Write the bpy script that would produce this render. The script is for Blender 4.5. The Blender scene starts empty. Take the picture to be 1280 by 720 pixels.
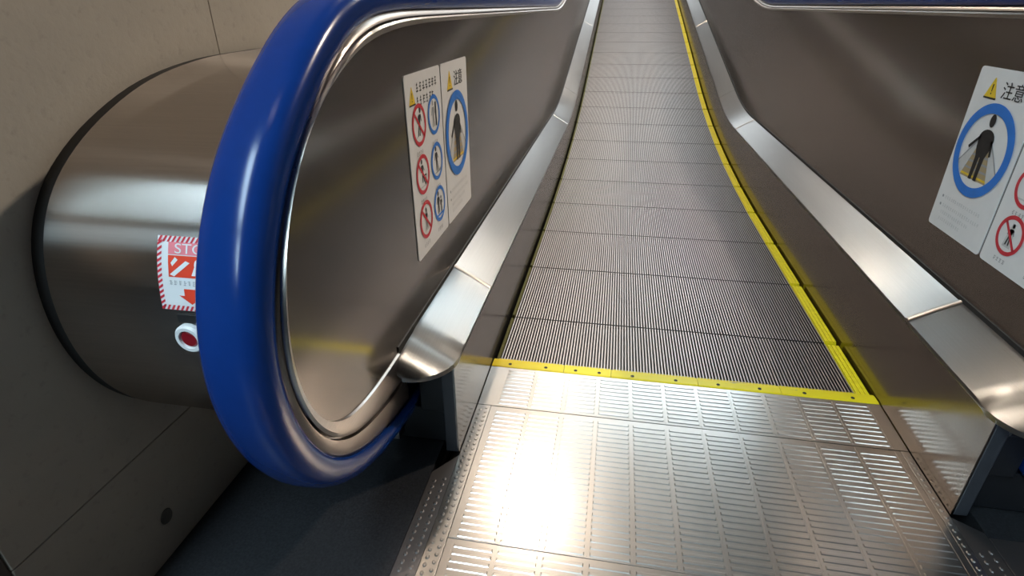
import bpy, bmesh, math, random
from mathutils import Vector, Matrix
random.seed(7)
C = bpy.context.scene.collection
PI = math.pi

# ------------------------------------------------------------------ materials
def new_mat(name):
    m = bpy.data.materials.new(name); m.use_nodes = True
    nt = m.node_tree; b = nt.nodes['Principled BSDF']
    return m, nt, b

def ramp(nt, src, stops):
    r = nt.nodes.new('ShaderNodeValToRGB')
    e = r.color_ramp.elements
    while len(e) < len(stops): e.new(0.5)
    for k, (p, c) in enumerate(stops):
        e[k].position = p; e[k].color = (c[0], c[1], c[2], 1)
    nt.links.new(src, r.inputs[0]); return r

def noise(nt, scale, detail=4, stretch=None, rough=0.6):
    tc = nt.nodes.new('ShaderNodeTexCoord')
    n = nt.nodes.new('ShaderNodeTexNoise'); n.inputs['Scale'].default_value = scale
    n.inputs['Detail'].default_value = detail; n.inputs['Roughness'].default_value = rough
    src = tc.outputs['Object']
    if stretch:
        mp = nt.nodes.new('ShaderNodeMapping'); mp.inputs['Scale'].default_value = stretch
        nt.links.new(src, mp.inputs[0]); src = mp.outputs[0]
    nt.links.new(src, n.inputs['Vector']); return n

def mixc(a, k): return tuple(x * k for x in a)

def steel(name, col, rough, aniso=0.0, tangent=None, stretch=(40, 3, 900), wave=0.0, brush=None):
    m, nt, b = new_mat(name)
    b.inputs['Metallic'].default_value = 1
    n = noise(nt, 1.0, 3, stretch)
    r = ramp(nt, n.outputs[0], [(0.3, mixc(col, 0.95)), (0.7, mixc(col, 1.04))])
    nt.links.new(r.outputs[0], b.inputs['Base Color'])
    mr = nt.nodes.new('ShaderNodeMapRange')
    mr.inputs[3].default_value = rough * 0.97; mr.inputs[4].default_value = rough * 1.03
    nt.links.new(n.outputs[0], mr.inputs[0]); nt.links.new(mr.outputs[0], b.inputs['Roughness'])
    if tangent:
        b.inputs['Anisotropic'].default_value = aniso
        cx = nt.nodes.new('ShaderNodeCombineXYZ')
        for k in range(3): cx.inputs[k].default_value = tangent[k]
        nt.links.new(cx.outputs[0], b.inputs['Tangent'])
    if wave:
        n2 = noise(nt, 2.2, 2)
        bp = nt.nodes.new('ShaderNodeBump'); bp.inputs['Strength'].default_value = wave
        bp.inputs['Distance'].default_value = 0.02
        nt.links.new(n2.outputs[0], bp.inputs['Height']); nt.links.new(bp.outputs[0], b.inputs['Normal'])
    if brush:      # a second, strongly brushed lobe
        gl = nt.nodes.new('ShaderNodeBsdfAnisotropic')
        nt.links.new(r.outputs[0], gl.inputs['Color'])
        gl.inputs['Roughness'].default_value = brush[0]; gl.inputs['Anisotropy'].default_value = brush[1]
        nt.links.new(cx.outputs[0], gl.inputs['Tangent'])
        if wave: nt.links.new(bp.outputs[0], gl.inputs['Normal'])
        ms = nt.nodes.new('ShaderNodeMixShader'); ms.inputs[0].default_value = brush[2]
        nt.links.new(b.outputs[0], ms.inputs[1]); nt.links.new(gl.outputs[0], ms.inputs[2])
        nt.links.new(ms.outputs[0], nt.nodes['Material Output'].inputs['Surface'])
    return m

def plain(name, col, rough=0.5, metal=0.0, coat=0.0, var=0.08, scale=30):
    m, nt, b = new_mat(name)
    n = noise(nt, scale, 4)
    r = ramp(nt, n.outputs[0], [(0.3, mixc(col, 1 - var)), (0.7, mixc(col, 1 + var))])
    nt.links.new(r.outputs[0], b.inputs['Base Color'])
    b.inputs['Roughness'].default_value = rough; b.inputs['Metallic'].default_value = metal
    b.inputs['Coat Weight'].default_value = coat; b.inputs['Coat Roughness'].default_value = 0.12
    return m

def lamp_mat(name, col, power):
    m, nt, b = new_mat(name)
    b.inputs['Base Color'].default_value = (0.8, 0.8, 0.8, 1)
    b.inputs['Emission Color'].default_value = (*col, 1)
    b.inputs['Emission Strength'].default_value = power
    return m

def concrete(name, col, bump=0.15):
    m, nt, b = new_mat(name)
    n1 = noise(nt, 1.3, 6, (1, 0.7, 1.6)); n2 = noise(nt, 60, 3)
    r1 = ramp(nt, n1.outputs[0], [(0.25, mixc(col, 0.82)), (0.75, mixc(col, 1.15))])
    r2 = ramp(nt, n2.outputs[0], [(0.28, (0.72, 0.72, 0.72)), (0.42, (1, 1, 1))])
    mx = nt.nodes.new('ShaderNodeMix'); mx.data_type = 'RGBA'; mx.blend_type = 'MULTIPLY'
    mx.inputs[0].default_value = 0.45
    nt.links.new(r1.outputs[0], mx.inputs[6]); nt.links.new(r2.outputs[0], mx.inputs[7])
    nt.links.new(mx.outputs[2], b.inputs['Base Color'])
    b.inputs['Roughness'].default_value = 0.75
    bp = nt.nodes.new('ShaderNodeBump'); bp.inputs['Strength'].default_value = bump
    bp.inputs['Distance'].default_value = 0.004
    nt.links.new(n2.outputs[0], bp.inputs['Height']); nt.links.new(bp.outputs[0], b.inputs['Normal'])
    return m

M = {}
ST = (0.60, 0.555, 0.52)
M['panel'] = steel('panel steel', (0.34, 0.308, 0.286), 0.27, 1.0, (0, 0, 1), (3, 6, 900), 0.03, (0.125, -0.32, 0.75))
M['skirt'] = steel('skirt steel', (0.28, 0.252, 0.233), 0.25, 0.9, (0, 0, 1), (3, 6, 900), 0.0, (0.14, -0.32, 0.7))
M['deck'] = steel('deck steel', (0.50, 0.49, 0.48), 0.29, 0.7, (1, 0, 0), (700, 4, 4))
M['trim'] = steel('trim steel', (0.50, 0.45, 0.41), 0.28, 0.0, None, (5, 5, 300))
M['guide'] = steel('guide steel', (0.34, 0.30, 0.275), 0.30, 0.0, None, (5, 5, 300))
M['drum'] = steel('casing steel', (0.62, 0.565, 0.525), 0.24, 1.0, (1, 0, 0), (4, 300, 300), 0.0, (0.20, -0.66, 0.93))
M['plate'] = steel('landing steel', (0.62, 0.575, 0.54), 0.36, 0.0, (1, 0, 0), (6, 6, 6), 0.0, (0.23, 0.0, 0.45))
M['border'] = steel('border steel', (0.22, 0.20, 0.195), 0.50, 0.0, None, (6, 6, 6))
M['alu'] = steel('pallet aluminium', (0.48, 0.445, 0.44), 0.48, 0.0, None, (30, 3, 3))
M['groove'] = plain('pallet groove paint', (0.022, 0.018, 0.018), 0.6)
M['black'] = plain('black plastic', (0.010, 0.010, 0.012), 0.45)
M['dark'] = plain('dark grey plastic', (0.035, 0.036, 0.042), 0.4)
M['rubber'] = plain('black rubber', (0.018, 0.016, 0.015), 0.6)
M['blue'] = plain('blue rubber', (0.005, 0.031, 0.17), 0.20, 0, 0.0, 0.05)
M['blue'].node_tree.nodes['Principled BSDF'].inputs['Specular IOR Level'].default_value = 0.27
M['yellow'] = plain('yellow paint', (0.95, 0.76, 0.015), 0.42, 0, 0, 0.10, 60)
M['olive'] = plain('shaded grimy yellow', (0.12, 0.11, 0.015), 0.6)  # wall-side pallet edge: yellow with shade and grime mixed into the colour
M['concrete'] = concrete('concrete', (0.41, 0.362, 0.302))
M['ceiling'] = concrete('ceiling board', (0.36, 0.33, 0.31), 0.05)
M['hall'] = concrete('hall wall', (0.22, 0.195, 0.18), 0.05)
M['granite'] = plain('dark granite', (0.019, 0.019, 0.021), 0.34, 0, 0, 0.5, 220)
M['white'] = plain('white film', (0.80, 0.77, 0.76), 0.35, 0, 0, 0.02)
M['ink'] = plain('black ink', (0.015, 0.013, 0.013), 0.5)
M['grey'] = plain('grey ink', (0.33, 0.32, 0.32), 0.5)
M['lightgrey'] = plain('pale grey ink', (0.60, 0.58, 0.57), 0.5)
M['tan'] = plain('tan ink', (0.42, 0.31, 0.17), 0.5)
M['red'] = plain('red ink', (0.62, 0.035, 0.05), 0.45)
M['brightred'] = plain('vermilion ink', (0.80, 0.055, 0.02), 0.45)
M['pink'] = plain('pink ink', (0.85, 0.22, 0.25), 0.45)
M['signblue'] = plain('blue ink', (0.025, 0.18, 0.62), 0.45)
M['signyellow'] = plain('amber ink', (0.83, 0.55, 0.03), 0.45)
M['button'] = plain('dark red button', (0.25, 0.008, 0.015), 0.3)
#M['warm'] = lamp_mat('warm lamp', (1.0, 0.87, 0.72), 400)
M['cool'] = lamp_mat('cool lamp', (0.62, 0.86, 1.0), 36)
#M['bright'] = lamp_mat('bright warm lamp', (1.0, 0.87, 0.71), 2000)
M['coolhi'] = lamp_mat('bright cool lamp', (0.66, 0.88, 1.0), 11)
M['striplamp'] = lamp_mat('strip lamp', (1.0, 0.93, 0.86), 10)
M['fillglow'] = lamp_mat('white fill glow', (1.0, 0.93, 0.86), 4)
M['endglow'] = lamp_mat('added end wall glow', (0.86, 0.95, 1.0), 4.5)
M['lampframe'] = plain('lamp frame', (0.3, 0.3, 0.3), 0.4)

# ------------------------------------------------------------------ helpers
def obj(name, bm, mats, parent=None, smooth=False, recalc=True):
    if recalc: bmesh.ops.recalc_face_normals(bm, faces=bm.faces[:])
    me = bpy.data.meshes.new(name); bm.to_mesh(me); bm.free()
    if not isinstance(mats, (list, tuple)): mats = [mats]
    for m in mats: me.materials.append(M[m] if isinstance(m, str) else m)
    if smooth:
        for p in me.polygons: p.use_smooth = True
        me.set_sharp_from_angle(angle=math.radians(35))
    o = bpy.data.objects.new(name, me); C.objects.link(o)
    if parent: o.parent = parent
    return o

def tag(o, label, cat, group=None):
    o['label'] = label; o['category'] = cat
    if group: o['group'] = group
    return o

def thing(name, label, cat, loc=(0, 0, 0), group=None):
    o = bpy.data.objects.new(name, None); C.objects.link(o); o.location = loc
    o.empty_display_size = 0.1
    return tag(o, label, cat, group)

def struct(o): o['kind'] = 'structure'; return o

def box(bm, x0, x1, y0, y1, z0, z1, bev=0.0, mi=0):
    vs = [bm.verts.new(p) for p in ((x0, y0, z0), (x1, y0, z0), (x1, y1, z0), (x0, y1, z0),
                                    (x0, y0, z1), (x1, y0, z1), (x1, y1, z1), (x0, y1, z1))]
    fs = [bm.faces.new([vs[i] for i in f]) for f in ((3, 2, 1, 0), (4, 5, 6, 7), (0, 1, 5, 4), (1, 2, 6, 5), (2, 3, 7, 6), (3, 0, 4, 7))]
    for f in fs: f.material_index = mi
    if bev:
        es = {e for f in fs for e in f.edges}
        r = bmesh.ops.bevel(bm, geom=list(es), offset=bev, segments=2, affect='EDGES', profile=0.5)
        for f in r['faces']: f.material_index = mi
    return vs

def loft(bm, rows, closed=False, mi=0, cap=False):
    """rows: list of lists of points, joined row to row"""
    vr = [[bm.verts.new(p) for p in r] for r in rows]
    n = len(rows[0])
    for a, b in zip(vr[:-1], vr[1:]):
        for k in range(n if closed else n - 1):
            f = bm.faces.new((a[k], a[(k + 1) % n], b[(k + 1) % n], b[k])); f.material_index = mi
    if cap:
        for r in (vr[0], vr[-1]):
            f = bm.faces.new(r); f.material_index = mi
    return vr

def prism_x(bm, poly, x0, x1, mi=0):
    """polygon in (y, z) extruded along x"""
    a = [bm.verts.new((x0, y, z)) for y, z in poly]; b = [bm.verts.new((x1, y, z)) for y, z in poly]
    n = len(poly)
    fs = [bm.faces.new(a), bm.faces.new(b[::-1])]
    for k in range(n): fs.append(bm.faces.new((a[k], b[k], b[(k + 1) % n], a[(k + 1) % n])))
    for f in fs: f.material_index = mi

def catmull(pts, per=6):
    out = []
    P = [Vector(p) for p in pts]
    P = [2 * P[0] - P[1]] + P + [2 * P[-1] - P[-2]]
    for k in range(1, len(P) - 2):
        for j in range(per):
            t = j / per
            a, b, c, d = P[k - 1], P[k], P[k + 1], P[k + 2]
            out.append(0.5 * ((2 * b) + (c - a) * t + (2 * a - 5 * b + 4 * c - d) * t * t + (3 * b - a - 3 * c + d) * t ** 3))
    out.append(P[-2]); return out

def smooth_pts(pts, it=2):
    P = [Vector(p) for p in pts]
    for _ in range(it):
        P = [P[0]] + [(P[k - 1] + 2 * P[k] + P[k + 1]) / 4 for k in range(1, len(P) - 1)] + [P[-1]]
    return P

# ------------------------------------------------------------------ profiles along the walkway (y forward, z up)
SLOPE = 0.201
YB, LB = 1.211, 2.876
def pallet_z(y):
    if y < YB: return 0.0
    if y < YB + LB: return SLOPE * (y - YB) ** 2 / (2 * LB)
    return SLOPE * LB / 2 + SLOPE * (y - YB - LB)
def rise(y, a=2.32, b=2.92):
    if y < a: return 0.0
    if y < b: return SLOPE * (y - a) ** 2 / (2 * (b - a))
    return SLOPE * (b - a) / 2 + SLOPE * (y - b)
YEND = 13.0
YS = [YEND, 9.0, 6.0, 4.5, 3.5] + [2.95 - 0.06 * k for k in range(12)] + [1.6, 1.0, 0.5, 0.1]
SX = 0.505            # skirt plane
PX = 0.600            # inner panel plane
DZI, DZO = 0.243, 0.300   # deck inner / outer edge height
YSK = -0.384          # front end of the skirt

H_LOOP = [(-0.12, 0.907), (-0.26, 0.907), (-0.366, 0.903), (-0.449, 0.884), (-0.513, 0.855), (-0.573, 0.818), (-0.634, 0.773), (-0.679, 0.735), (-0.718, 0.690),
          (-0.750, 0.642), (-0.774, 0.588), (-0.789, 0.530), (-0.793, 0.482), (-0.784, 0.415), (-0.757, 0.340), (-0.712, 0.273),
          (-0.648, 0.217), (-0.552, 0.176), (-0.450, 0.152), (-0.385, 0.142)]
T_LOOP = [(-0.12, 0.882), (-0.26, 0.880), (-0.374, 0.872), (-0.450, 0.858), (-0.513, 0.838), (-0.573, 0.811), (-0.630, 0.780), (-0.672, 0.742), (-0.708, 0.700),
          (-0.738, 0.650), (-0.760, 0.590), (-0.772, 0.530), (-0.773, 0.480), (-0.762, 0.425), (-0.737, 0.376), (-0.700, 0.340),
          (-0.655, 0.315), (-0.590, 0.301), (-0.500, 0.297), (-0.440, 0.297)]
H_LOOP = smooth_pts(H_LOOP, 1); T_LOOP = smooth_pts(T_LOOP, 1)
HP = [Vector((y, 0.907 + rise(y))) for y in YS] + catmull(H_LOOP, 5)
TP = [Vector((y, 0.882 + rise(y))) for y in YS] + catmull(T_LOOP, 5)

def normals2(P):
    """outward (away from the loop's inside) normals of a polyline running top -> front -> bottom"""
    out = []
    for k in range(len(P)):
        a, b = P[max(0, k - 1)], P[min(len(P) - 1, k + 1)]
        t = (b - a).normalized()          # heading -y along the top
        out.append(Vector((t.y, -t.x)) if False else Vector((t[1], -t[0])))
    return out

# ------------------------------------------------------------------ balustrades and handrails
def balustrade(s, label):
    root = thing('balustrade', label, 'balustrade', (0, 0, 0), 'balustrades of the moving walkway')
    X = lambda x: s * x
    # inner panel: flat sheet inside the trim curve
    bm = bmesh.new()
    poly = [(p[0], p[1]) for p in TP]
    low = [(-0.44, 0.286)] + [(y, 0.286 + rise(y)) for y in YS[::-1]]
    poly = poly + [q for q in low]
    prism_x(bm, poly, X(PX), X(PX + 0.045))
    bmesh.ops.triangulate(bm, faces=[f for f in bm.faces if len(f.verts) > 4])
    obj('inner_panel', bm, 'panel', root)
    # trim strip between panel and guide, slightly proud
    nH = len(HP)
    N = normals2(HP)
    def between(t, x, k):
        p = TP[k] * (1 - t) + HP[k] * t
        return (X(x), p[0], p[1])
    rows = []
    for k in range(nH):
        rows.append([between(-0.02, PX + 0.001, k), between(0.0, PX - 0.004, k), between(0.30, PX - 0.005, k), between(0.42, PX - 0.001, k), between(0.44, PX + 0.010, k)])
    bm = bmesh.new(); loft(bm, rows); obj('trim_strip', bm, 'trim', root, True)
    rows = []
    for k in range(nH):
        rows.append([between(0.42, PX + 0.012, k), between(0.50, PX + 0.011, k), between(0.52, PX + 0.002, k), between(0.75, PX + 0.004, k), between(1.0, PX + 0.012, k),
                     between(1.0, PX + 0.06, k)])
    bm = bmesh.new(); loft(bm, rows); obj('handrail_guide', bm, 'guide', root, True)
    # outer cladding sheet at the back
    bm = bmesh.new()
    op = [(p[0], p[1]) for p in HP] + [(YSK, 0.10), (YSK, 0.02)] + [(y, -0.05 + rise(y)) for y in YS[::-1]]
    prism_x(bm, op, X(PX + 0.046), X(PX + 0.062))
    bmesh.ops.triangulate(bm, faces=[f for f in bm.faces if len(f.verts) > 4])
    obj('outer_panel', bm, 'guide', root)
    # skirt panel
    bm = bmesh.new()
    ys = [YSK, -0.2, 0.1, 0.5, 1.0, 1.6] + [2.2 + 0.06 * k for k in range(14)] + [3.5, 4.5, 6, 9, YEND]
    poly = [(y, DZI - 0.004 + rise(y)) for y in ys] + [(y, min(-0.06, -0.06 + rise(y)) if y < 2.2 else rise(y) - 0.06) for y in ys[::-1]]
    poly[-1] = (YSK, 0.002); poly.insert(-1, (-0.21, 0.002)); poly.insert(-2, (-0.205, -0.06))
    poly = [(y, DZI - 0.004 + rise(y)) for y in ys] + [(y, rise(y) - 0.06) for y in ys[::-1] if y > -0.19] + [(-0.195, -0.06), (-0.205, 0.0025), (YSK, 0.0025)]
    prism_x(bm, poly, X(SX), X(SX + 0.004))
    bmesh.ops.triangulate(bm, faces=[f for f in bm.faces if len(f.verts) > 4])
    obj('skirt_panel', bm, 'skirt', root)
    # dark end plate of the skirt and inlet box of the handrail
    bm = bmesh.new(); box(bm, X(SX + 0.004), X(SX + 0.030), YSK, -0.10, 0.0025, 0.236, 0.002)
    obj('skirt_end_cap', bm, 'dark', root)
    bm = bmesh.new()
    box(bm, X(SX + 0.030), X(0.70), YSK + 0.03, -0.10, 0.0025, 0.098, 0.003)
    box(bm, X(SX + 0.030), X(0.645), YSK + 0.002, -0.10, 0.205, 0.236, 0.004)
    box(bm, X(SX + 0.030), X(PX - 0.005), YSK + 0.02, -0.10, 0.095, 0.21, 0.003)
    obj('handrail_inlet', bm, 'black', root)
    # brushes along the skirt
    # deck covers
    def deck_row(y, tipf=0.0):
        r = rise(y)
        prof = [(SX - 0.001, DZI - 0.010), (SX - 0.005, DZI - 0.004), (SX - 0.003, DZI + 0.002), (0.55, (DZI + DZO) / 2 + 0.003), (PX - 0.010, DZO - 0.003), (PX - 0.002, DZO + 0.002)]
        return [(X(x), y, z + r) for x, z in prof]
    segs = [(-0.028, -0.34), (2.27, -0.024), (3.0, 2.274), (4.95, 3.004), (7.6, 4.954), (YEND, 7.604)]
    for k, (yb, ya) in enumerate(segs):
        yl = [ya] + [y for y in [-0.3, 0.5, 1.2, 2.2] + [2.3 + 0.06 * j for j in range(12)] + [3.5, 4.2, 5.5, 6.5, 8, 10] if ya < y < yb] + [yb]
        bm = bmesh.new()
        rows = [deck_row(y) for y in yl]
        if k == 0:   # rounded nose sloping down at the front
            tip = []
            for t in [j / 10 for j in range(10, 0, -1)]:
                a = t * PI / 2
                # inner edge retreats along a quarter ellipse
                row = []
                ynose = -0.34 - 0.130 * math.sin(a)
                xi = SX - 0.005 + (0.085) * (1 - math.cos(a))
                for (x, y, z), f in zip(deck_row(-0.34), (0, 0.02, 0.06, 0.45, 0.93, 1)):
                    xx = xi + (PX - 0.002 - xi) * f
                    zz = DZI + (DZO - DZI) * (xx - SX) / (PX - SX) - 0.030 * (1 - math.cos(a)) * t - (0.009 if f < 0.01 else 0)
                    row.append((X(xx), ynose, zz))
                tip.append(row)
            rows = tip + rows
            # turned-down lip under the nose
            lip = [[(x, y + 0.012, z - 0.016) for x, y, z in rows[0]]]
            rows = lip + rows
        loft(bm, rows)
        ge = bmesh.ops.solidify(bm, geom=bm.faces[:], thickness=0.0015 if s > 0 else -0.0015)
        obj('deck_cover', bm, 'deck', root, True)
    # raised joint strips over the butt joints
    for yj, wj in ((-0.026, 0.016), (2.272, 0.011), (4.952, 0.011), (7.602, 0.011)):
        bm = bmesh.new(); rows = []
        for t in [k / 6 for k in range(7)]:
            dy = (t - 0.5) * wj; h = 0.0012 + 0.0022 * math.sin(PI * t)
            rows.append([(x, y, z + h) for x, y, z in deck_row(yj + dy)[1:]])
        loft(bm, rows); obj('joint_strip', bm, 'trim', root, True)
    # dark gasket between deck and panel
    bm = bmesh.new()
    yl = [-0.44, 0.2, 1.0, 1.8] + [2.2 + 0.06 * k for k in range(14)] + [3.5, 4.5, 6, 9, YEND]
    loft(bm, [[(X(PX - 0.0025), y, DZO - 0.004 + rise(y)), (X(PX - 0.0025), y, DZO + 0.012 + rise(y)), (X(PX + 0.001), y, DZO + 0.014 + rise(y))] for y in yl])
    obj('gasket', bm, 'rubber', root)
    # panel joint covers are plain butt joints; small screw on the guide
    return root

def handrail(s, label):
    X = lambda x: s * x
    N = normals2(HP)
    cs = [(0.607, -0.001), (0.603, 0.003), (0.601, 0.013), (0.602, 0.025), (0.6055, 0.0355), (0.6125, 0.043), (0.624, 0.0472), (0.635, 0.0485), (0.655, 0.0487), (0.666, 0.0472), (0.678, 0.043), (0.685, 0.0355), (0.689, 0.025), (0.690, 0.013), (0.688, 0.003), (0.684, -0.001),
          (0.672, 0.001), (0.668, 0.012), (0.622, 0.012), (0.618, 0.001)]
    rows = []
    for p, n in zip(HP, N):
        rows.append([(X(x), p[0] + n[0] * b, p[1] + n[1] * b) for x, b in cs])
    # tail that runs into the inlet
    p = HP[-1]
    rows.append([(X(x), -0.30, 0.142 - b) for x, b in cs])
    bm = bmesh.new(); loft(bm, rows, True, 0, True)
    o = obj('handrail', bm, 'blue', None, True)
    return tag(o, label, 'handrail', 'handrails of the moving walkway')

bal_l = balustrade(-1, 'stainless balustrade with rounded end and two signs, standing next to concrete wall')
bal_r = balustrade(1, 'stainless balustrade across the walkway from the concrete wall, along yellow pallet edges')
handrail(-1, 'blue rubber handrail curling round the balustrade end beside the round steel casing')
handrail(1, 'blue rubber handrail on the balustrade away from the concrete wall, only its underside showing')

# ------------------------------------------------------------------ casing between balustrade and wall
DR = smooth_pts([(-0.165, 0.835), (-0.363, 0.834), (-0.483, 0.817), (-0.611, 0.768), (-0.689, 0.720), (-0.735, 0.665), (-0.764, 0.600), (-0.772, 0.506), (-0.755, 0.430), (-0.722, 0.360),
      (-0.665, 0.298), (-0.589, 0.250), (-0.500, 0.226), (-0.40, 0.218)], 1)
DRC = catmull(DR, 5)
def drum_poly(off):
    N = normals2(DRC)
    top = [(y, 0.835 + rise(y) + off) for y in YS[:-1]]
    mid = [(p[0] + n[0] * off, p[1] + n[1] * off) for p, n in zip(DRC, N)]
    low = [(0.3, 0.218 - off)] + [(y, 0.218 + rise(y) - off) for y in YS[:-2][::-1]]
    return top + mid + low
cas = thing('casing', 'rounded brushed steel casing bridging from blue handrail to concrete wall', 'casing')
def prism_obj(name, poly, x0, x1, mat, parent, sm=True):
    bm = bmesh.new(); prism_x(bm, poly, x0, x1)
    bmesh.ops.triangulate(bm, faces=[f for f in bm.faces if len(f.verts) > 4])
    return obj(name, bm, mat, parent, sm)
prism_obj('casing_sheet', drum_poly(0.0), -0.945, -0.8215, 'drum', cas)
prism_obj('casing_sheet', drum_poly(0.0012), -0.8205, -0.692, 'drum', cas)
prism_obj('seal', drum_poly(-0.002), -0.9665, -0.9452, 'rubber', cas)
def drum_at(z):
    """point (y) and outward normal on the front of the casing at height z"""
    for a, b in zip(DRC[:-1], DRC[1:]):
        if a[1] >= z >= b[1] and a[0] < -0.55:
            t = (a[1] - z) / max(1e-9, a[1] - b[1]); y = a[0] + (b[0] - a[0]) * t
            d = (b - a).normalized(); return y, Vector((0, d[1], -d[0]))
    return -0.77, Vector((0, -1, 0))

# ------------------------------------------------------------------ graphics
class Flat:
    """flat graphics in a plane: u right, v up, thin layers"""
    def __init__(self, place): self.bm = bmesh.new(); self.mats = []; self.place = place
    def mi(self, m):
        if m not in self.mats: self.mats.append(m)
        return self.mats.index(m)
    def poly(self, pts, m, layer=1):
        vs = [self.bm.verts.new(self.place(u, v, layer * 0.0004)) for u, v in pts]
        f = self.bm.faces.new(vs); f.material_index = self.mi(m); return f
    def rect(self, u0, v0, u1, v1, m, layer=1): return self.poly([(u0, v0), (u1, v0), (u1, v1), (u0, v1)], m, layer)
    def ell(self, cu, cv, ru, rv, m, layer=1, n=40):
        return self.poly([(cu + ru * math.cos(2 * PI * k / n), cv + rv * math.sin(2 * PI * k / n)) for k in range(n)], m, layer)
    def ring(self, cu, cv, r0, r1, m, layer=1, n=48):
        mi = self.mi(m)
        vr = [[self.bm.verts.new(self.place(cu + r * math.cos(2 * PI * k / n), cv + r * math.sin(2 * PI * k / n), layer * 0.0004)) for k in range(n)] for r in (r0, r1)]
        for k in range(n):
            f = self.bm.faces.new((vr[0][k], vr[1][k], vr[1][(k + 1) % n], vr[0][(k + 1) % n])); f.material_index = mi
    def bar(self, a, b, w, m, layer=1):
        a, b = Vector(a), Vector(b); d = (b - a).normalized(); n = Vector((-d[1], d[0])) * w / 2
        self.poly([tuple(a - n), tuple(b - n), tuple(b + n), tuple(a + n)], m, layer)
    def scribble(self, u0, v0, u1, v1, m, layer=1, pitch=None):
        """small illegible print: a row of glyph-like stroke clusters"""
        h = v1 - v0; pitch = pitch or h * 1.1; u = u0
        while u + pitch * 0.8 <= u1:
            w = pitch * 0.8
            for j in range(3):
                vv = v0 + h * (0.15 + 0.35 * j) + random.uniform(-.06, .06) * h
                a = random.uniform(0, .3) * w; b = random.uniform(.6, 1) * w
                self.rect(u + a, vv - h * .06, u + b, vv + h * .06, m, layer)
            q = random.uniform(.25, .7) * w
            self.rect(u + q - h * .06, v0, u + q + h * .06, v1, m, layer)
            u += pitch
    def glyphs(self, text, u, v, size, m, layer=1, stretch=1.0):
        cu = bpy.data.curves.new('glyphs', 'FONT'); cu.body = text; cu.size = size; cu.align_x = 'CENTER'; cu.align_y = 'CENTER'
        t = bpy.data.objects.new('glyphs', cu); C.objects.link(t)
        bpy.context.view_layer.update()
        dg = bpy.context.evaluated_depsgraph_get()
        me = bpy.data.meshes.new_from_object(t.evaluated_get(dg), depsgraph=dg)
        mi = self.mi(m)
        vs = [self.bm.verts.new(self.place(u + p.co.x * stretch, v + p.co.y, layer * 0.0004)) for p in me.vertices]
        for p in me.polygons:
            try: f = self.bm.faces.new([vs[i] for i in p.vertices]); f.material_index = mi
            except ValueError: pass
        bpy.data.objects.remove(t); bpy.data.curves.remove(cu); bpy.data.meshes.remove(me)
    def build(self, name, parent):
        # faces must look along the layer direction
        self.bm.normal_update()
        p0 = Vector(self.place(0, 0, 0)); up = Vector(self.place(0, 0, 1)) - p0
        for f in self.bm.faces:
            if f.normal.dot(up) < 0: f.normal_flip()
        return obj(name, self.bm, self.mats, parent, recalc=False)

def panel_place(s, ystart, z0):
    """u to the reader's right, v up, on the inner face of a balustrade panel; origin = lower left"""
    def place(u, v, d):
        y = ystart + u if s < 0 else ystart - u
        return (s * (PX - 0.0018 - d), y, z0 + v)
    return place

SW, SH = 0.225, 0.372
def sign_board(place, parent):
    bm = bmesh.new()
    r = 0.008; pts = []
    for cx, cy, a0 in ((SW - r, r, -90), (SW - r, SH - r, 0), (r, SH - r, 90), (r, r, 180)):
        for j in range(5):
            a = math.radians(a0 + 22.5 * j); pts.append((cx + r * math.cos(a), cy + r * math.sin(a)))
    fr = [bm.verts.new(place(u, v, 0)) for u, v in pts]; bk = [bm.verts.new(place(u, v, -0.0014)) for u, v in pts]
    bm.faces.new(fr); bm.faces.new(bk[::-1])
    for k in range(len(pts)): bm.faces.new((fr[k], fr[(k + 1) % len(pts)], bk[(k + 1) % len(pts)], bk[k]))
    return obj('board', bm, 'white', parent)

def triangle(place, u, v, w, parent):
    f = Flat(place); h = w * 0.9
    f.poly([(u - w / 2, v - h / 2), (u + w / 2, v - h / 2), (u + w * 0.04, v + h / 2), (u - w * 0.04, v + h / 2)], 'signyellow', 1)
    f.rect(u - w / 2, v - h / 2 - w * .05, u + w / 2, v - h / 2 + w * .03, 'ink', 2)
    f.poly([(u - w * .05, v + h * .18), (u + w * .05, v + h * .18), (u + w * .025, v - h * .18), (u - w * .025, v - h * .18)], 'ink', 2)
    f.ell(u, v - h * .29, w * .04, w * .04, 'ink', 2, 12)
    f.build('warning_triangle', parent)

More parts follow.
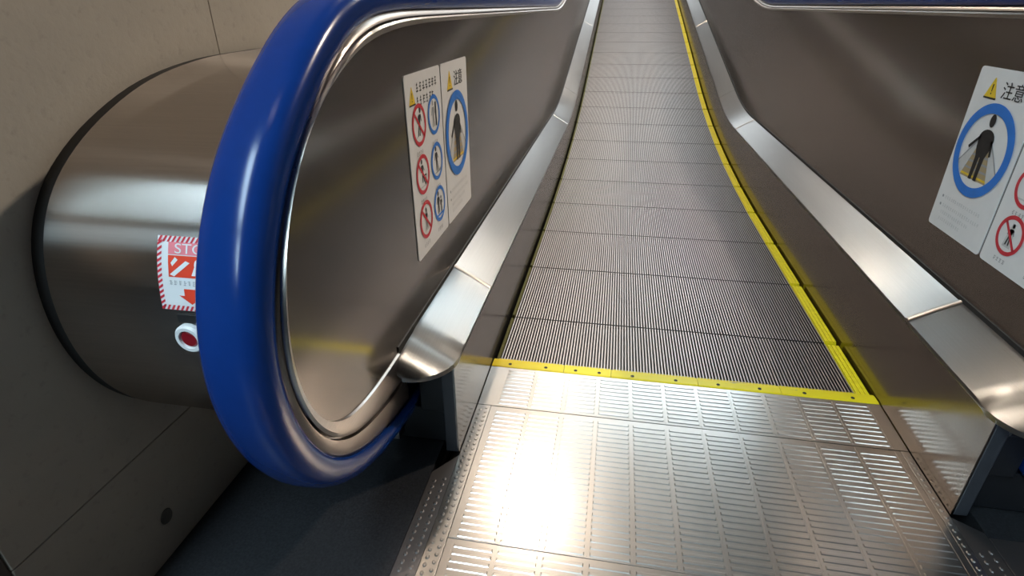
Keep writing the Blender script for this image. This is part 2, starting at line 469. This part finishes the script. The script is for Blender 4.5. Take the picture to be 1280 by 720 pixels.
def picto(place, u, v, kind, k, parent):
    f = Flat(place); r = 0.0415
    red = kind == 'red'
    f.ell(u, v, r * .86, r * .86, 'white', 1)
    q = lambda a, b: (u + a * r, v + b * r)
    ink = 'ink'
    def man(du, dv, sc, lean=0.0, arms=True, m=ink):
        g = lambda a, b: q(du + sc * (a + lean * b), dv + sc * b)
        f.ell(*g(0, .62), r * .11 * sc * 1.15, r * .13 * sc * 1.15, m, 2, 16)
        f.poly([g(-.16, .42), g(.16, .42), g(.12, -.08), g(-.12, -.08)], m, 2)
        f.bar(g(-.06, -.05), g(-.13, -.62), r * .12 * sc, m, 2); f.bar(g(.06, -.05), g(.15, -.62), r * .12 * sc, m, 2)
        if arms:
            f.bar(g(-.14, .38), g(-.30, .02), r * .08 * sc, m, 2); f.bar(g(.14, .38), g(.30, .05), r * .08 * sc, m, 2)
    if red and k == 0:      # running, riding figure
        man(.05, .08, .95, .28); f.bar(q(-.5, -.55), q(.5, -.35), r * .07, 'lightgrey', 2)
    elif red and k == 1:    # figure with a cart
        man(-.05, .12, .85, -.1); f.bar(q(-.05, -.1), q(.5, -.1), r * .08, ink, 2); f.bar(q(.5, -.1), q(.4, -.45), r * .08, ink, 2)
        f.ell(*q(.3, -.5), r * .09, r * .09, ink, 2, 12); f.bar(q(-.6, -.6), q(.55, -.6), r * .07, 'lightgrey', 2)
    elif red:               # leaning over the edge
        f.poly([q(-.12, .6), q(.12, .6), q(.32, -.6), q(-.32, -.6)], 'lightgrey', 2); man(0, 0, .8, .05, True, 'grey')
    elif k == 0:            # standing, holding the rail
        f.bar(q(.32, .6), q(.32, -.6), r * .22, ink, 2); man(-.12, 0, .95, 0, True, 'grey')
    elif k == 1:            # standing on a slope
        man(-.05, .08, .95, -.12); f.poly([q(-.6, -.62), q(.6, -.62), q(.6, -.45)], 'grey', 2)
    else:                   # adult with a child, hand in hand
        man(-.22, .05, .9); man(.25, -.12, .66); f.poly([q(-.62, -.55), q(.62, -.55), q(.5, -.68), q(-.5, -.68)], 'signblue', 2)
    f.ring(u, v, r * .80, r, 'red' if red else 'signblue', 3)
    if red: f.bar((u - r * .6, v + r * .6), (u + r * .6, v - r * .6), r * .15, 'red', 3)
    f.build('pictogram', parent)

def picto_sign(s, ystart, z0, label):
    root = thing('sign', label, 'sign', (0, 0, 0), 'rule signs on the balustrade panels')
    pl = panel_place(s, ystart, z0)
    sign_board(pl, root)
    triangle(pl, 0.036, SH - 0.040, 0.036, root)
    f = Flat(pl)
    f.scribble(0.062, SH - 0.037, 0.207, SH - 0.019, 'ink', 1)
    f.scribble(0.060, SH - 0.063, 0.180, SH - 0.045, 'ink', 1)
    f.build('heading', root)
    for k, fr in enumerate((0.265, 0.535, 0.80)):
        v = SH * (1 - fr)
        picto(pl, 0.065, v, 'red', k, root); picto(pl, 0.164, v + 0.004, 'blue', k, root)
        for u in (0.042, 0.142):
            cap = Flat(pl); cap.scribble(u, v - 0.059, u + 0.045, v - 0.050, 'grey', 1); cap.build('caption', root)
    return root

def caution_sign(s, ystart, z0, label):
    root = thing('sign', label, 'sign', (0, 0, 0), 'caution signs on the balustrade panels')
    pl = panel_place(s, ystart, z0)
    sign_board(pl, root)
    triangle(pl, 0.066, SH - 0.040, 0.046, root)
    f = Flat(pl); [f.glyphs('注意', 0.140 + d, SH - 0.043, 0.037, 'ink', 1 + k, 1.05) for k, d in enumerate((-0.0007, 0.0007))]; f.build('heading', root)
    f = Flat(pl)
    cu, cv, R = SW / 2 - 0.002, SH * 0.545, 0.102
    f.ell(cu, cv, R * .86, R * .86, 'white', 1)
    g = lambda a, b: (cu + a * R, cv + b * R)
    # walkway seen from behind the figure
    f.poly([g(-.50, -.62), g(.50, -.62), g(.18, .18), g(-.18, .18)], 'tan', 2)
    for k in range(5):
        b = -.58 + .15 * k; w = .49 - .065 * k
        f.poly([g(-w, b), g(w, b), g(w * .97, b + .045), g(-w * .97, b + .045)], 'signyellow' if k == 0 else 'grey', 3)
    f.poly([g(-.74, -.36), g(-.50, -.62), g(-.16, .20), g(-.20, .24)], 'lightgrey', 2)
    f.poly([g(.74, -.36), g(.50, -.62), g(.16, .20), g(.20, .24)], 'lightgrey', 2)
    f.bar(g(-.72, -.34), g(-.20, .26), R * .035, 'grey', 3); f.bar(g(.72, -.34), g(.20, .26), R * .035, 'grey', 3)
    g4 = lambda a, b: g(a * 1.25, b * 1.08)
    # figure: head, rounded shoulders, body, legs, one arm to the rail
    f.ell(*g4(0, .60), R * .10, R * .135, 'ink', 4, 24)
    sh = [g4(.22 * math.cos(PI * k / 12), .24 + .19 * math.sin(PI * k / 12)) for k in range(13)]
    f.poly(sh + [g4(-.19, .05), g4(-.13, -.12), g4(.13, -.12), g4(.19, .05)], 'ink', 4)
    f.bar(g4(-.16, .28), g4(-.42, .0), R * .07, 'ink', 4); f.bar(g4(.17, .25), g4(.25, -.05), R * .07, 'ink', 4)
    f.poly([g4(-.13, -.12), g4(-.01, -.12), g4(-.03, -.58), g4(-.12, -.58)], 'ink', 4)
    f.poly([g4(.13, -.12), g4(.01, -.12), g4(.03, -.58), g4(.12, -.58)], 'ink', 4)
    f.ring(cu, cv, R * .79, R, 'signblue', 5, 64)
    f.build('pictogram', root)
    f = Flat(pl)
    for k, (w, v) in enumerate(((0.15, 0.072), (0.16, 0.052), (0.13, 0.036), (0.10, 0.020))):
        if k < 2: f.ell(0.026, v + 0.004, 0.0035, 0.0035, 'grey', 1, 12)
        f.scribble(0.036, v, 0.036 + w, v + 0.008, 'lightgrey', 1)
    f.build('notes', root)
    return root

ZS = 0.425
picto_sign(-1, -0.283, ZS, 'white sign with six small round pictograms, nearest the wall-side curled handrail')
caution_sign(-1, -0.051, ZS, 'narrow-looking white caution sign with one big blue ring, right of six pictograms')
caution_sign(1, 0.208, ZS - 0.012, 'white caution sign with bold blue ring on the balustrade away from the wall')
picto_sign(1, -0.024, ZS - 0.012, 'white sign cut by the picture edge, only part of its red rings showing')

# stop sticker on the casing
def drum_place(x0, z0):
    def place(u, v, d):
        y, n = drum_at(z0 + v)
        return (x0 + u, y + n[1] * (0.0026 + d), z0 + v + n[2] * (0.0026 + d))
    return place
stk = thing('sticker', 'red and white emergency stop sticker with candy-striped border on the round casing', 'sticker')
pl = drum_place(-0.772, 0.562)
W_, H_ = 0.105, 0.0905
f = Flat(pl)
def grid_sheet(f, u0, v0, u1, v1, m, layer, n=6):
    for k in range(n):
        a = v0 + (v1 - v0) * k / n; b = v0 + (v1 - v0) * (k + 1) / n
        f.rect(u0, a, u1, b, m, layer)
grid_sheet(f, 0, 0, W_, H_, 'white', 0, 8); f.build('sheet', stk)
f = Flat(pl)
bw, p_ = 0.0065, 0.0066
k = 0
while k * p_ < W_ - 0.006:
    u = k * p_
    f.poly([(u, 0), (u + p_ * .5, 0), (u + p_ * .5 + .004, bw), (u + .004, bw)], 'red', 1)
    f.poly([(u, H_ - bw), (u + p_ * .5, H_ - bw), (u + p_ * .5 + .004, H_), (u + .004, H_)], 'red', 1); k += 1
k = 0
while k * p_ < H_ - 0.008:
    v = k * p_
    for u in (0, W_ - bw): f.poly([(u, v), (u + bw, v + .004), (u + bw, v + p_ * .5 + .004), (u, v + p_ * .5)], 'red', 1)
    k += 1
f.build('border', stk)
f = Flat(pl)
grid_sheet(f, 0.016, 0.070, W_ - 0.016, 0.084, 'pink', 1, 2)
f.glyphs('STOP', W_ / 2, 0.0765, 0.016, 'white', 2, 1.45)
grid_sheet(f, 0.016, 0.043, W_ - 0.016, 0.069, 'brightred', 1, 3)
f.poly([(0.018, 0.046), (0.024, 0.044), (0.047, 0.061), (0.041, 0.063)], 'white', 2)      # inclined walkway
f.poly([(0.022, 0.056), (0.030, 0.064), (0.026, 0.067), (0.020, 0.060)], 'white', 2)
f.ell(0.059, 0.059, 0.006, 0.007, 'white', 2, 16); f.poly([(0.049, 0.046), (0.071, 0.046), (0.066, 0.056), (0.053, 0.056)], 'white', 2)
f.build('emblem', stk)
f = Flat(pl)
f.scribble(0.016, 0.033, W_ - 0.014, 0.039, 'grey', 1)
f.poly([(0.036, 0.029), (0.054, 0.029), (0.054, 0.020), (0.062, 0.020), (0.045, 0.009), (0.028, 0.020), (0.036, 0.020)], 'brightred', 1)
f.build('arrow', stk)

# name plate and stop button under it
lp = drum_place(-0.752, 0.545)
bm = bmesh.new()
vs = [bm.verts.new(lp(u, v, d)) for d in (-0.001, 0.001) for u, v in ((0, 0), (0.04, 0), (0.04, 0.011), (0, 0.011))]
for q in ((0, 1, 2, 3), (4, 5, 6, 7), (0, 1, 5, 4), (1, 2, 6, 5), (2, 3, 7, 6), (3, 0, 4, 7)): bm.faces.new([vs[i] for i in q])
tag(obj('label_plate', bm, 'ink'), 'small dark label plate just above the round red stop button', 'label')
def disc_on_drum(name, r_prof, mat, parent, xc, zc):
    """turned part on the casing: list of (radius, height)"""
    y, n = drum_at(zc); ax = Vector((1, 0, 0)); up = n.cross(ax).normalized()
    o = Vector((xc, y, zc)); bm = bmesh.new(); nseg = 28
    rows = [[tuple(o + ax * (r * math.cos(2 * PI * k / nseg)) + up * (r * math.sin(2 * PI * k / nseg)) + n * h) for k in range(nseg)] for r, h in r_prof]
    loft(bm, rows, True, 0, True); return obj(name, bm, mat, parent, True)
btn = thing('stop_button', 'round dark red stop button in pale ring on the casing beside the handrail', 'button')
XB, ZB = -0.739, 0.524
disc_on_drum('ring', [(0.0205, 0.0015), (0.0205, 0.008), (0.018, 0.011), (0.0135, 0.011), (0.0125, 0.007), (0.0125, 0.0015)], 'white', btn, XB, ZB)
disc_on_drum('push_cap', [(0.0122, 0.0015), (0.0122, 0.0075), (0.010, 0.0095), (0.004, 0.0095)], 'button', btn, XB, ZB)

# ------------------------------------------------------------------ landing plate and comb
COLS = [-0.4565 + 0.0845 * k for k in range(12)]
def ribs(bm, x0, x1, y0, y1, zf, h=0.0015, mi=0):
    n = int((y1 - y0) / 0.0155)
    for c0, c1 in zip(COLS[:-1], COLS[1:]):
        for k in range(n):
            ya = y0 + 0.004 + k * 0.0155; yb = ya + 0.0085
            a0, a1 = c0 + 0.005, c1 - 0.005
            z0 = zf(ya); t = 0.0016
            lo = [bm.verts.new(p) for p in ((a0, ya, z0), (a1, ya, z0), (a1, yb, z0), (a0, yb, z0))]
            hi = [bm.verts.new(p) for p in ((a0 + t, ya + t, z0 + h), (a1 - t, ya + t, z0 + h), (a1 - t, yb - t, z0 + h), (a0 + t, yb - t, z0 + h))]
            fs = [bm.faces.new(hi)] + [bm.faces.new((lo[j], lo[(j + 1) % 4], hi[(j + 1) % 4], hi[j])) for j in range(4)]
def studs(bm, xs, y0, y1, z, pitch=0.0165, r=0.0042, h=0.0016):
    n = int((y1 - y0) / pitch)
    for i, x in enumerate(xs):
        for k in range(n):
            y = y0 + pitch * (k + 0.5 + 0.5 * (i % 2))
            if y > y1 - r: continue
            lo = [bm.verts.new((x + r * math.cos(a), y + r * 1.25 * math.sin(a), z)) for a in [2 * PI * j / 8 for j in range(8)]]
            hi = [bm.verts.new((x + .55 * r * math.cos(a), y + .55 * r * 1.25 * math.sin(a), z + h)) for a in [2 * PI * j / 8 for j in range(8)]]
            bm.faces.new(hi)
            for j in range(8): bm.faces.new((lo[j], lo[(j + 1) % 8], hi[(j + 1) % 8], hi[j]))
land = thing('landing_plate', 'ribbed stainless landing plate on the floor in front of the yellow comb', 'landing plate')
for ya, yb in ((-0.606, -0.206), (-1.25, -0.6072), (-1.95, -1.2512)):
    bm = bmesh.new(); box(bm, COLS[0] - 0.012, COLS[-1] + 0.012, ya, yb, -0.004, 0.0, 0.0008); ribs(bm, 0, 0, ya, yb - 0.003, lambda y: 0.0)
    for c in COLS: box(bm, c - 0.0012, c + 0.0012, ya + 0.004, yb - 0.004, 0.0, 0.0006)
    obj('cover_plate', bm, 'plate', land)
for s in (-1, 1):
    bm = bmesh.new()
    xi = COLS[-1] + 0.013 if s > 0 else COLS[0] - 0.013
    # inner row strip runs along the skirt, outer strip starts where the skirt ends
    xa = s * 0.5035
    x0, x1 = sorted((xi, xa)); box(bm, x0, x1, -1.95, -0.206, -0.004, 0.0004, 0.0006)
    studs(bm, [x0 + (x1 - x0) * t for t in ((0.3, 0.75) if abs(x1 - x0) > 0.025 else (0.5,))], -1.95, -0.21, 0.0004)
    obj('stud_strip', bm, 'plate', land)
    bm = bmesh.new()
    xo = s * 0.549; x0, x1 = sorted((s * 0.5040, xo))
    vs = [(x0, -1.95), (x1, -1.95), (x1, -0.42), (x0, -0.39)] if s > 0 else [(x0, -1.95), (x1, -1.95), (x1, -0.39), (x0, -0.45)]
    a = [bm.verts.new((x, y, -0.004)) for x, y in vs]; b = [bm.verts.new((x, y, 0.0)) for x, y in vs]
    bm.faces.new(a); bm.faces.new(b)
    for k in range(4): bm.faces.new((a[k], a[(k + 1) % 4], b[(k + 1) % 4], b[k]))
    studs(bm, [x0 + (x1 - x0) * t for t in (0.28, 0.72)], -1.95, -0.455, 0.0)
    obj('border_strip', bm, 'border', land)

bm = bmesh.new(); box(bm, 0.551, 0.95, -1.95, -0.43, -0.0035, 0.0005, 0.0008)
obj('side_plate', bm, 'border', land)
comb = thing('comb_plate', 'steel comb plate with yellow toothed edge where pallets disappear', 'comb plate')
bm = bmesh.new()
cz = lambda y: 0.0028 * (y + 0.204) / 0.164 + 0.0006
loft(bm, [[(-0.5030, y, 0.0002), (-0.5030, y, cz(y)), (0.5030, y, cz(y)), (0.5030, y, 0.0002)] for y in (-0.2045, -0.039)], True, 0, True)
ribs(bm, 0, 0, -0.200, -0.045, cz)
for c in COLS:
    loft(bm, [[(c - .0012, y, cz(y)), (c - .0012, y, cz(y) + .0006), (c + .0012, y, cz(y) + .0006), (c + .0012, y, cz(y))] for y in (-0.2, -0.045)], True, 0, True)
obj('front_plate', bm, 'plate', comb)
PITCH = 0.00842
RX0, NR = -0.4835, 113           # first rib centre, number of ribs
m, nt, b = new_mat('worn yellow comb'); M['comb'] = m
n = noise(nt, 9.0, 5, (1, 5, 1)); r = ramp(nt, n.outputs[0], [(0.0, (0.95, 0.74, 0.015)), (0.655, (0.95, 0.74, 0.015)), (0.68, (0.42, 0.38, 0.22))])
nt.links.new(r.outputs[0], b.inputs['Base Color']); b.inputs['Roughness'].default_value = 0.4
edges = [-0.503, -0.30, -0.17, 0.06, 0.27, 0.503]
for a, bx in zip(edges[:-1], edges[1:]):
    bm = bmesh.new()
    prof = [(-0.0385, 0.0002), (-0.0385, 0.0044), (-0.034, 0.0054), (-0.012, 0.0050), (0.0, 0.0032), (0.0, 0.0002)]
    prism_x(bm, prof, a + 0.0006, bx - 0.0006)
    for k in range(NR + 1):
        x = RX0 + (k - 0.5) * PITCH
        if a + 0.004 < x < bx - 0.004:
            prism_x(bm, [(0.0, 0.0002), (0.0, 0.0030), (0.013, -0.0035), (0.013, -0.006), (0.0, -0.004)], x - 0.0016, x + 0.0016)
    seg = obj('comb_segment', bm, 'comb', comb)
    for t in (0.25, 0.75):
        bm = bmesh.new(); xx = a + (bx - a) * t
        loft(bm, [[(xx + r * math.cos(2 * PI * j / 12), -0.024 + r * math.sin(2 * PI * j / 12), 0.0049 + h) for j in range(12)] for r, h in ((0.0048, 0.0), (0.0048, 0.0009), (0.0028, 0.0010), (0.0022, 0.0004))], True, 0, True)
        obj('screw', bm, 'groove', seg)

# ------------------------------------------------------------------ pallets
def pallet_meshes():
    L0, L1 = 0.003, 0.397
    bm = bmesh.new()
    top, bot = 0.0, -0.0105
    prof = []
    for k in range(NR):
        x = RX0 + k * PITCH
        prof += [(x - 0.0023, bot), (x - 0.0019, top), (x + 0.0019, top), (x + 0.0023, bot)]
    prof = [(prof[0][0] - 0.004, bot)] + prof + [(prof[-1][0] + 0.004, bot)]
    ra = [bm.verts.new((x, L0, z)) for x, z in prof]; rb = [bm.verts.new((x, L1, z)) for x, z in prof]
    for k in range(len(prof) - 1):
        f = bm.faces.new((ra[k], ra[k + 1], rb[k + 1], rb[k]))
        f.material_index = 0 if abs(prof[k][1] - prof[k + 1][1]) < 1e-6 and prof[k][1] == top else 1
    # rib ends and body below
    for row in (ra, rb):
        for k in range(NR):
            f = bm.faces.new([row[1 + 4 * k + j] for j in range(4)]); f.material_index = 1
    body = box(bm, prof[0][0], prof[-1][0], L0, L1, -0.045, bot - 0.0002, 0, 1)
    me = bpy.data.meshes.new('tread'); bmesh.ops.recalc_face_normals(bm, faces=bm.faces[:]); bm.to_mesh(me); bm.free()
    me.materials.append(M['alu']); me.materials.append(M['groove'])
    out = [('tread', me)]
    for name, xs, mat in (('edge_strip', (0.4650, 0.4985), 'yellow'), ('shaded_grimy_strip', (-0.4985, -0.4885), 'olive')):
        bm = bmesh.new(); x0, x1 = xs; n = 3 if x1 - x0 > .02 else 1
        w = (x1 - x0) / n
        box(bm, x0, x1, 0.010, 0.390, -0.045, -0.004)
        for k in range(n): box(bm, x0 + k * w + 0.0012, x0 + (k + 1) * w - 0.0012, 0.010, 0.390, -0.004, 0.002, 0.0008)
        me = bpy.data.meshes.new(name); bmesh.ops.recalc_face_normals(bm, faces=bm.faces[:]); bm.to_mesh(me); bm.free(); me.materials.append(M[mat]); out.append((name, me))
    return out
ORD = ['first', 'second', 'third', 'fourth', 'fifth', 'sixth', 'seventh', 'eighth', 'ninth', 'tenth', 'eleventh', 'twelfth', 'thirteenth', 'fourteenth', 'fifteenth',
       'sixteenth', 'seventeenth', 'eighteenth', 'nineteenth', 'twentieth', 'twenty-first', 'twenty-second', 'twenty-third', 'twenty-fourth', 'twenty-fifth', 'twenty-sixth', 'twenty-seventh', 'twenty-eighth', 'twenty-ninth', 'thirtieth']
PM = pallet_meshes()
y = 0.256 - 0.4
src = bpy.data.objects.new('pallet', None); C.objects.link(src)
kids = []
for nm, me in PM:
    o = bpy.data.objects.new(nm, me); C.objects.link(o); o.parent = src; kids.append(o)
kids[2]['label'] = 'olive edge strip, shade and grime in its colour'; kids[1]['label'] = 'yellow edge strip'
for k in range(28):
    if k == 0: r = src
    else:
        r = src.copy(); C.objects.link(r)
        for ch in kids:
            c = ch.copy(); C.objects.link(c); c.parent = r
    z0, z1 = pallet_z(y), pallet_z(y + 0.4 * math.cos(math.atan((pallet_z(y + .4) - pallet_z(y)) / .4)))
    a = math.atan2(pallet_z(y + 0.4) - z0, 0.4)
    r.location = (0, y, z0 - 0.003); r.rotation_euler = (a, 0, 0)
    tag(r, 'grooved grey walkway pallet, ' + ORD[k] + ' counting up from the yellow comb', 'pallet', 'pallets of the moving walkway')
    y += 0.4 * math.cos(a)

# ------------------------------------------------------------------ setting
XW = -0.967
bm = bmesh.new()
box(bm, XW - 0.5, XW - 0.004, -0.936, 16, -0.004, 3.9)                      # core
g = 0.0007
ysj = [-0.94, -0.272, 0.63, 1.53, 2.43, 3.33, 5.0, 16]
box(bm, XW - 0.02, XW, -0.94, 16, -0.004, 0.233 - g, 0.0015)
for a, b2 in zip(ysj[:-1], ysj[1:]): box(bm, XW - 0.02, XW, a + (g if a > -0.9 else 0), b2 - g, 0.233 + g, 3.9, 0.0015)
wl = struct(obj('wall_left', bm, 'concrete'))
bm = bmesh.new()   # form-tie hole plug
loft(bm, [[(XW + h, -0.713 + r * math.cos(2 * PI * j / 20), 0.08 + r * 1.15 * math.sin(2 * PI * j / 20)) for j in range(20)] for r, h in ((0.0135, 0.0002), (0.0125, 0.0016), (0.009, 0.0004), (0.003, 0.0003))], True, 0, True)
obj('plug', bm, plain('mortar plug', (0.10, 0.088, 0.075), 0.8), wl, True)
bm = bmesh.new()
# floor with the opening that the walkway fills
box(bm, -5.5, -0.5505, -14, 16, -0.2, -0.001); box(bm, 0.5505, 6, -14, 16, -0.2, -0.001)
box(bm, -0.5505, 0.5505, -14, -1.953, -0.2, -0.001); box(bm, -0.5505, 0.5505, -1.953, 16, -0.2, -0.08)
struct(obj('floor', bm, 'granite'))
CZ = 3.4
def ceil_z(y): return CZ if y < 3.5 else CZ + 0.201 * (y - 3.5)
bm = bmesh.new()
yl = [-14, 3.5, 16]
loft(bm, [[(-5.5, y, ceil_z(y)), (6, y, ceil_z(y)), (6, y, ceil_z(y) + 0.2), (-5.5, y, ceil_z(y) + 0.2)] for y in yl], True, 0, True)
struct(obj('ceiling', bm, 'ceiling'))
for nm, (x0, x1, y0, y1, z1) in {'wall_right': (6, 6.2, -14, 16, 6.2), 'wall_back': (-5.5, 6, -14.2, -14, 3.6), 'wall_far': (-5.5, 6, 16, 16.2, 6.2), 'wall_side': (-5.7, -5.5, -14, 16, 6.2)}.items():
    bm = bmesh.new(); box(bm, x0, x1, y0, y1, -0.2, z1); o = struct(obj(nm, bm, 'hall'))

bm = bmesh.new()
yy = [-0.19, 0.3, 0.9] + [1.2 + 0.2 * k for k in range(16)] + [6, 9, 13]
loft(bm, [[(-0.495, y, pallet_z(y) - 0.062), (0.495, y, pallet_z(y) - 0.062), (0.495, y, -0.081), (-0.495, y, -0.081)] for y in yy], True, 0, True)
o = struct(obj('ramp_slab', bm, 'black'))
bm = bmesh.new(); box(bm, XW - 0.5, XW - 0.002, -0.9565, -0.9410, 0.0, 3.38, 0.002)
struct(obj('dark_end_sheet', bm, plain('dark recess tone', (0.045, 0.032, 0.026), 0.5)))  # dark sheet added over the lit pier end, standing in for a recess
# lamps of the hall
M['lens'] = lamp_mat('lamp lens', (1.0, 0.88, 0.74), 6)
def light(kind, power, col, loc, parent):
    l = bpy.data.lights.new('lamp_glow', kind); l.energy = power; l.color = col
    l.shape = 'DISK'; l.size = 0.19
    o = bpy.data.objects.new('lamp_glow', l); C.objects.link(o); o.parent = parent; o.location = loc
def downlight(x, y, mat, label, power=None):
    z = ceil_z(y)
    t = thing('ceiling_light', label, 'ceiling light', (x, y, z), 'round downlights in the hall ceiling')
    bm = bmesh.new(); n = 24
    loft(bm, [[(r * math.cos(2 * PI * j / n), r * math.sin(2 * PI * j / n), h) for j in range(n)] for r, h in ((0.13, -0.004), (0.13, -0.02), (0.105, -0.02), (0.10, -0.008))], True)
    obj('trim_ring', bm, 'lampframe', t, True)
    bm = bmesh.new(); loft(bm, [[(r * math.cos(2 * PI * j / n), r * math.sin(2 * PI * j / n), h) for j in range(n)] for r, h in ((0.098, -0.012), (0.05, -0.016))], True, 0, True)
    obj('lamp_lens', bm, 'lens', t)
    light('AREA', power or 42.0 if mat == 'warm' else 230.0, (1.0, 0.87, 0.71), (0, 0, -0.019), t)
def strip(x0, x1, y0, y1, mat, label, name='ceiling_panel_light'):
    z = ceil_z((y0 + y1) / 2) + (0 if y1 < 3.5 else -0.5 * 0.201 * (y1 - y0))
    t = thing(name, label, 'ceiling light', ((x0 + x1) / 2, (y0 + y1) / 2, z), 'luminous panels in the hall ceiling')
    w, h = (x1 - x0) / 2, (y1 - y0) / 2
    bm = bmesh.new()
    for a in ((-w - .03, -w, -h - .03, h + .03), (w, w + .03, -h - .03, h + .03), (-w, w, -h - .03, -h), (-w, w, h, h + .03)): box(bm, *a, -0.05, -0.003)
    obj('frame', bm, 'lampframe', t)
    bm = bmesh.new(); box(bm, -w, w, -h, h, -0.035, -0.02); obj('diffuser', bm, mat, t)
LW = 'round warm downlight in the ceiling '
downlight(-0.72, 2.45, 'warm', LW + 'near the concrete wall above the walkway', 27.0)
downlight(2.6, 2.3, 'bright', LW + 'out beyond the balustrade opposite the wall')
downlight(-0.72, 6.0, 'warm', LW + 'beside the wall further up the incline')
downlight(1.7, 8.0, 'warm', LW + 'over the middle of the incline between luminous panels')
downlight(2.6, 10.2, 'warm', LW + 'furthest up the open side of the incline')
downlight(2.6, 6.6, 'warm', LW + 'high over the open side of the incline')
strip(-1.65, -1.05, -3.75, -1.65, 'cool', 'long cool luminous ceiling panel closest behind the landing plate')
strip(-1.65, -1.05, -7.4, -4.5, 'cool', 'long cool luminous ceiling panel far behind the landing plate')
strip(-0.4, 2.0, 4.4, 4.9, 'coolhi', 'cool luminous panel crossing above the start of the incline')
strip(0.2, 2.2, 6.7, 7.3, 'coolhi', 'cool luminous panel crossing above the middle of the incline')
t = thing('added_glow_panel', 'added glowing panel on the unseen end wall above the top of the incline', 'added glow panel', (0.3, 15.99, 3.9))  # unseen glow panel added for reflections on the decks and pallets
bm = bmesh.new()
for q in ((-1.55, -1.5, -0.85, 0.85), (1.5, 1.55, -0.85, 0.85), (-1.5, 1.5, 0.8, 0.85), (-1.5, 1.5, -0.85, -0.8)): box(bm, q[0], q[1], -0.12, -0.001, q[2], q[3], 0.004)
obj('frame', bm, 'lampframe', t)
bm = bmesh.new(); box(bm, -1.5, 1.5, -0.09, -0.05, -0.8, 0.8); obj('diffuser', bm, 'endglow', t)
for k, yy in enumerate((8.2, 10.6, 13.0)):  # unseen fill panels added to brighten the pallets and the ceiling ahead
    strip(-0.4, 2.2, yy, yy + 0.7, 'fillglow', 'added white fill panel above the incline, ' + ('lowest', 'middle', 'highest')[k] + ' of three')
strip(-0.9, -0.2, -1.04, -0.94, 'striplamp', 'slim white strip light running across the hall ceiling', 'strip_light')

# ------------------------------------------------------------------ world, camera, view
w = bpy.data.worlds.new('world'); bpy.context.scene.world = w; w.use_nodes = True
w.node_tree.nodes['Background'].inputs[0].default_value = (0.5, 0.45, 0.4, 1)
w.node_tree.nodes['Background'].inputs[1].default_value = 0.15

cx, cy, cz_, yaw, pitch, roll, fpx = -0.2123, -1.3081, 0.9109, 0.1799, 0.4701, -0.0058, 694.72
fw = Vector((-math.sin(yaw) * math.cos(pitch), math.cos(yaw) * math.cos(pitch), -math.sin(pitch)))
rt = Vector((math.cos(yaw), math.sin(yaw), 0)); up = rt.cross(fw)
r2 = math.cos(roll) * rt + math.sin(roll) * up; u2 = -math.sin(roll) * rt + math.cos(roll) * up
cam = bpy.data.cameras.new('camera'); co = bpy.data.objects.new('camera', cam); C.objects.link(co)
cam.sensor_width = 36; cam.lens = fpx / 1280 * 36; cam.clip_start = 0.02
mt = Matrix((r2, u2, -fw)).transposed().to_4x4(); mt.translation = (cx, cy, cz_); co.matrix_world = mt
sc = bpy.context.scene; sc.camera = co
sc.view_settings.view_transform = 'Standard'; sc.view_settings.look = 'None'
sc.view_settings.gamma = 1; sc.view_settings.use_curve_mapping = False
sc.view_settings.exposure = 0.0
sc.cycles.use_denoising = True
sc.cycles.max_bounces = 8
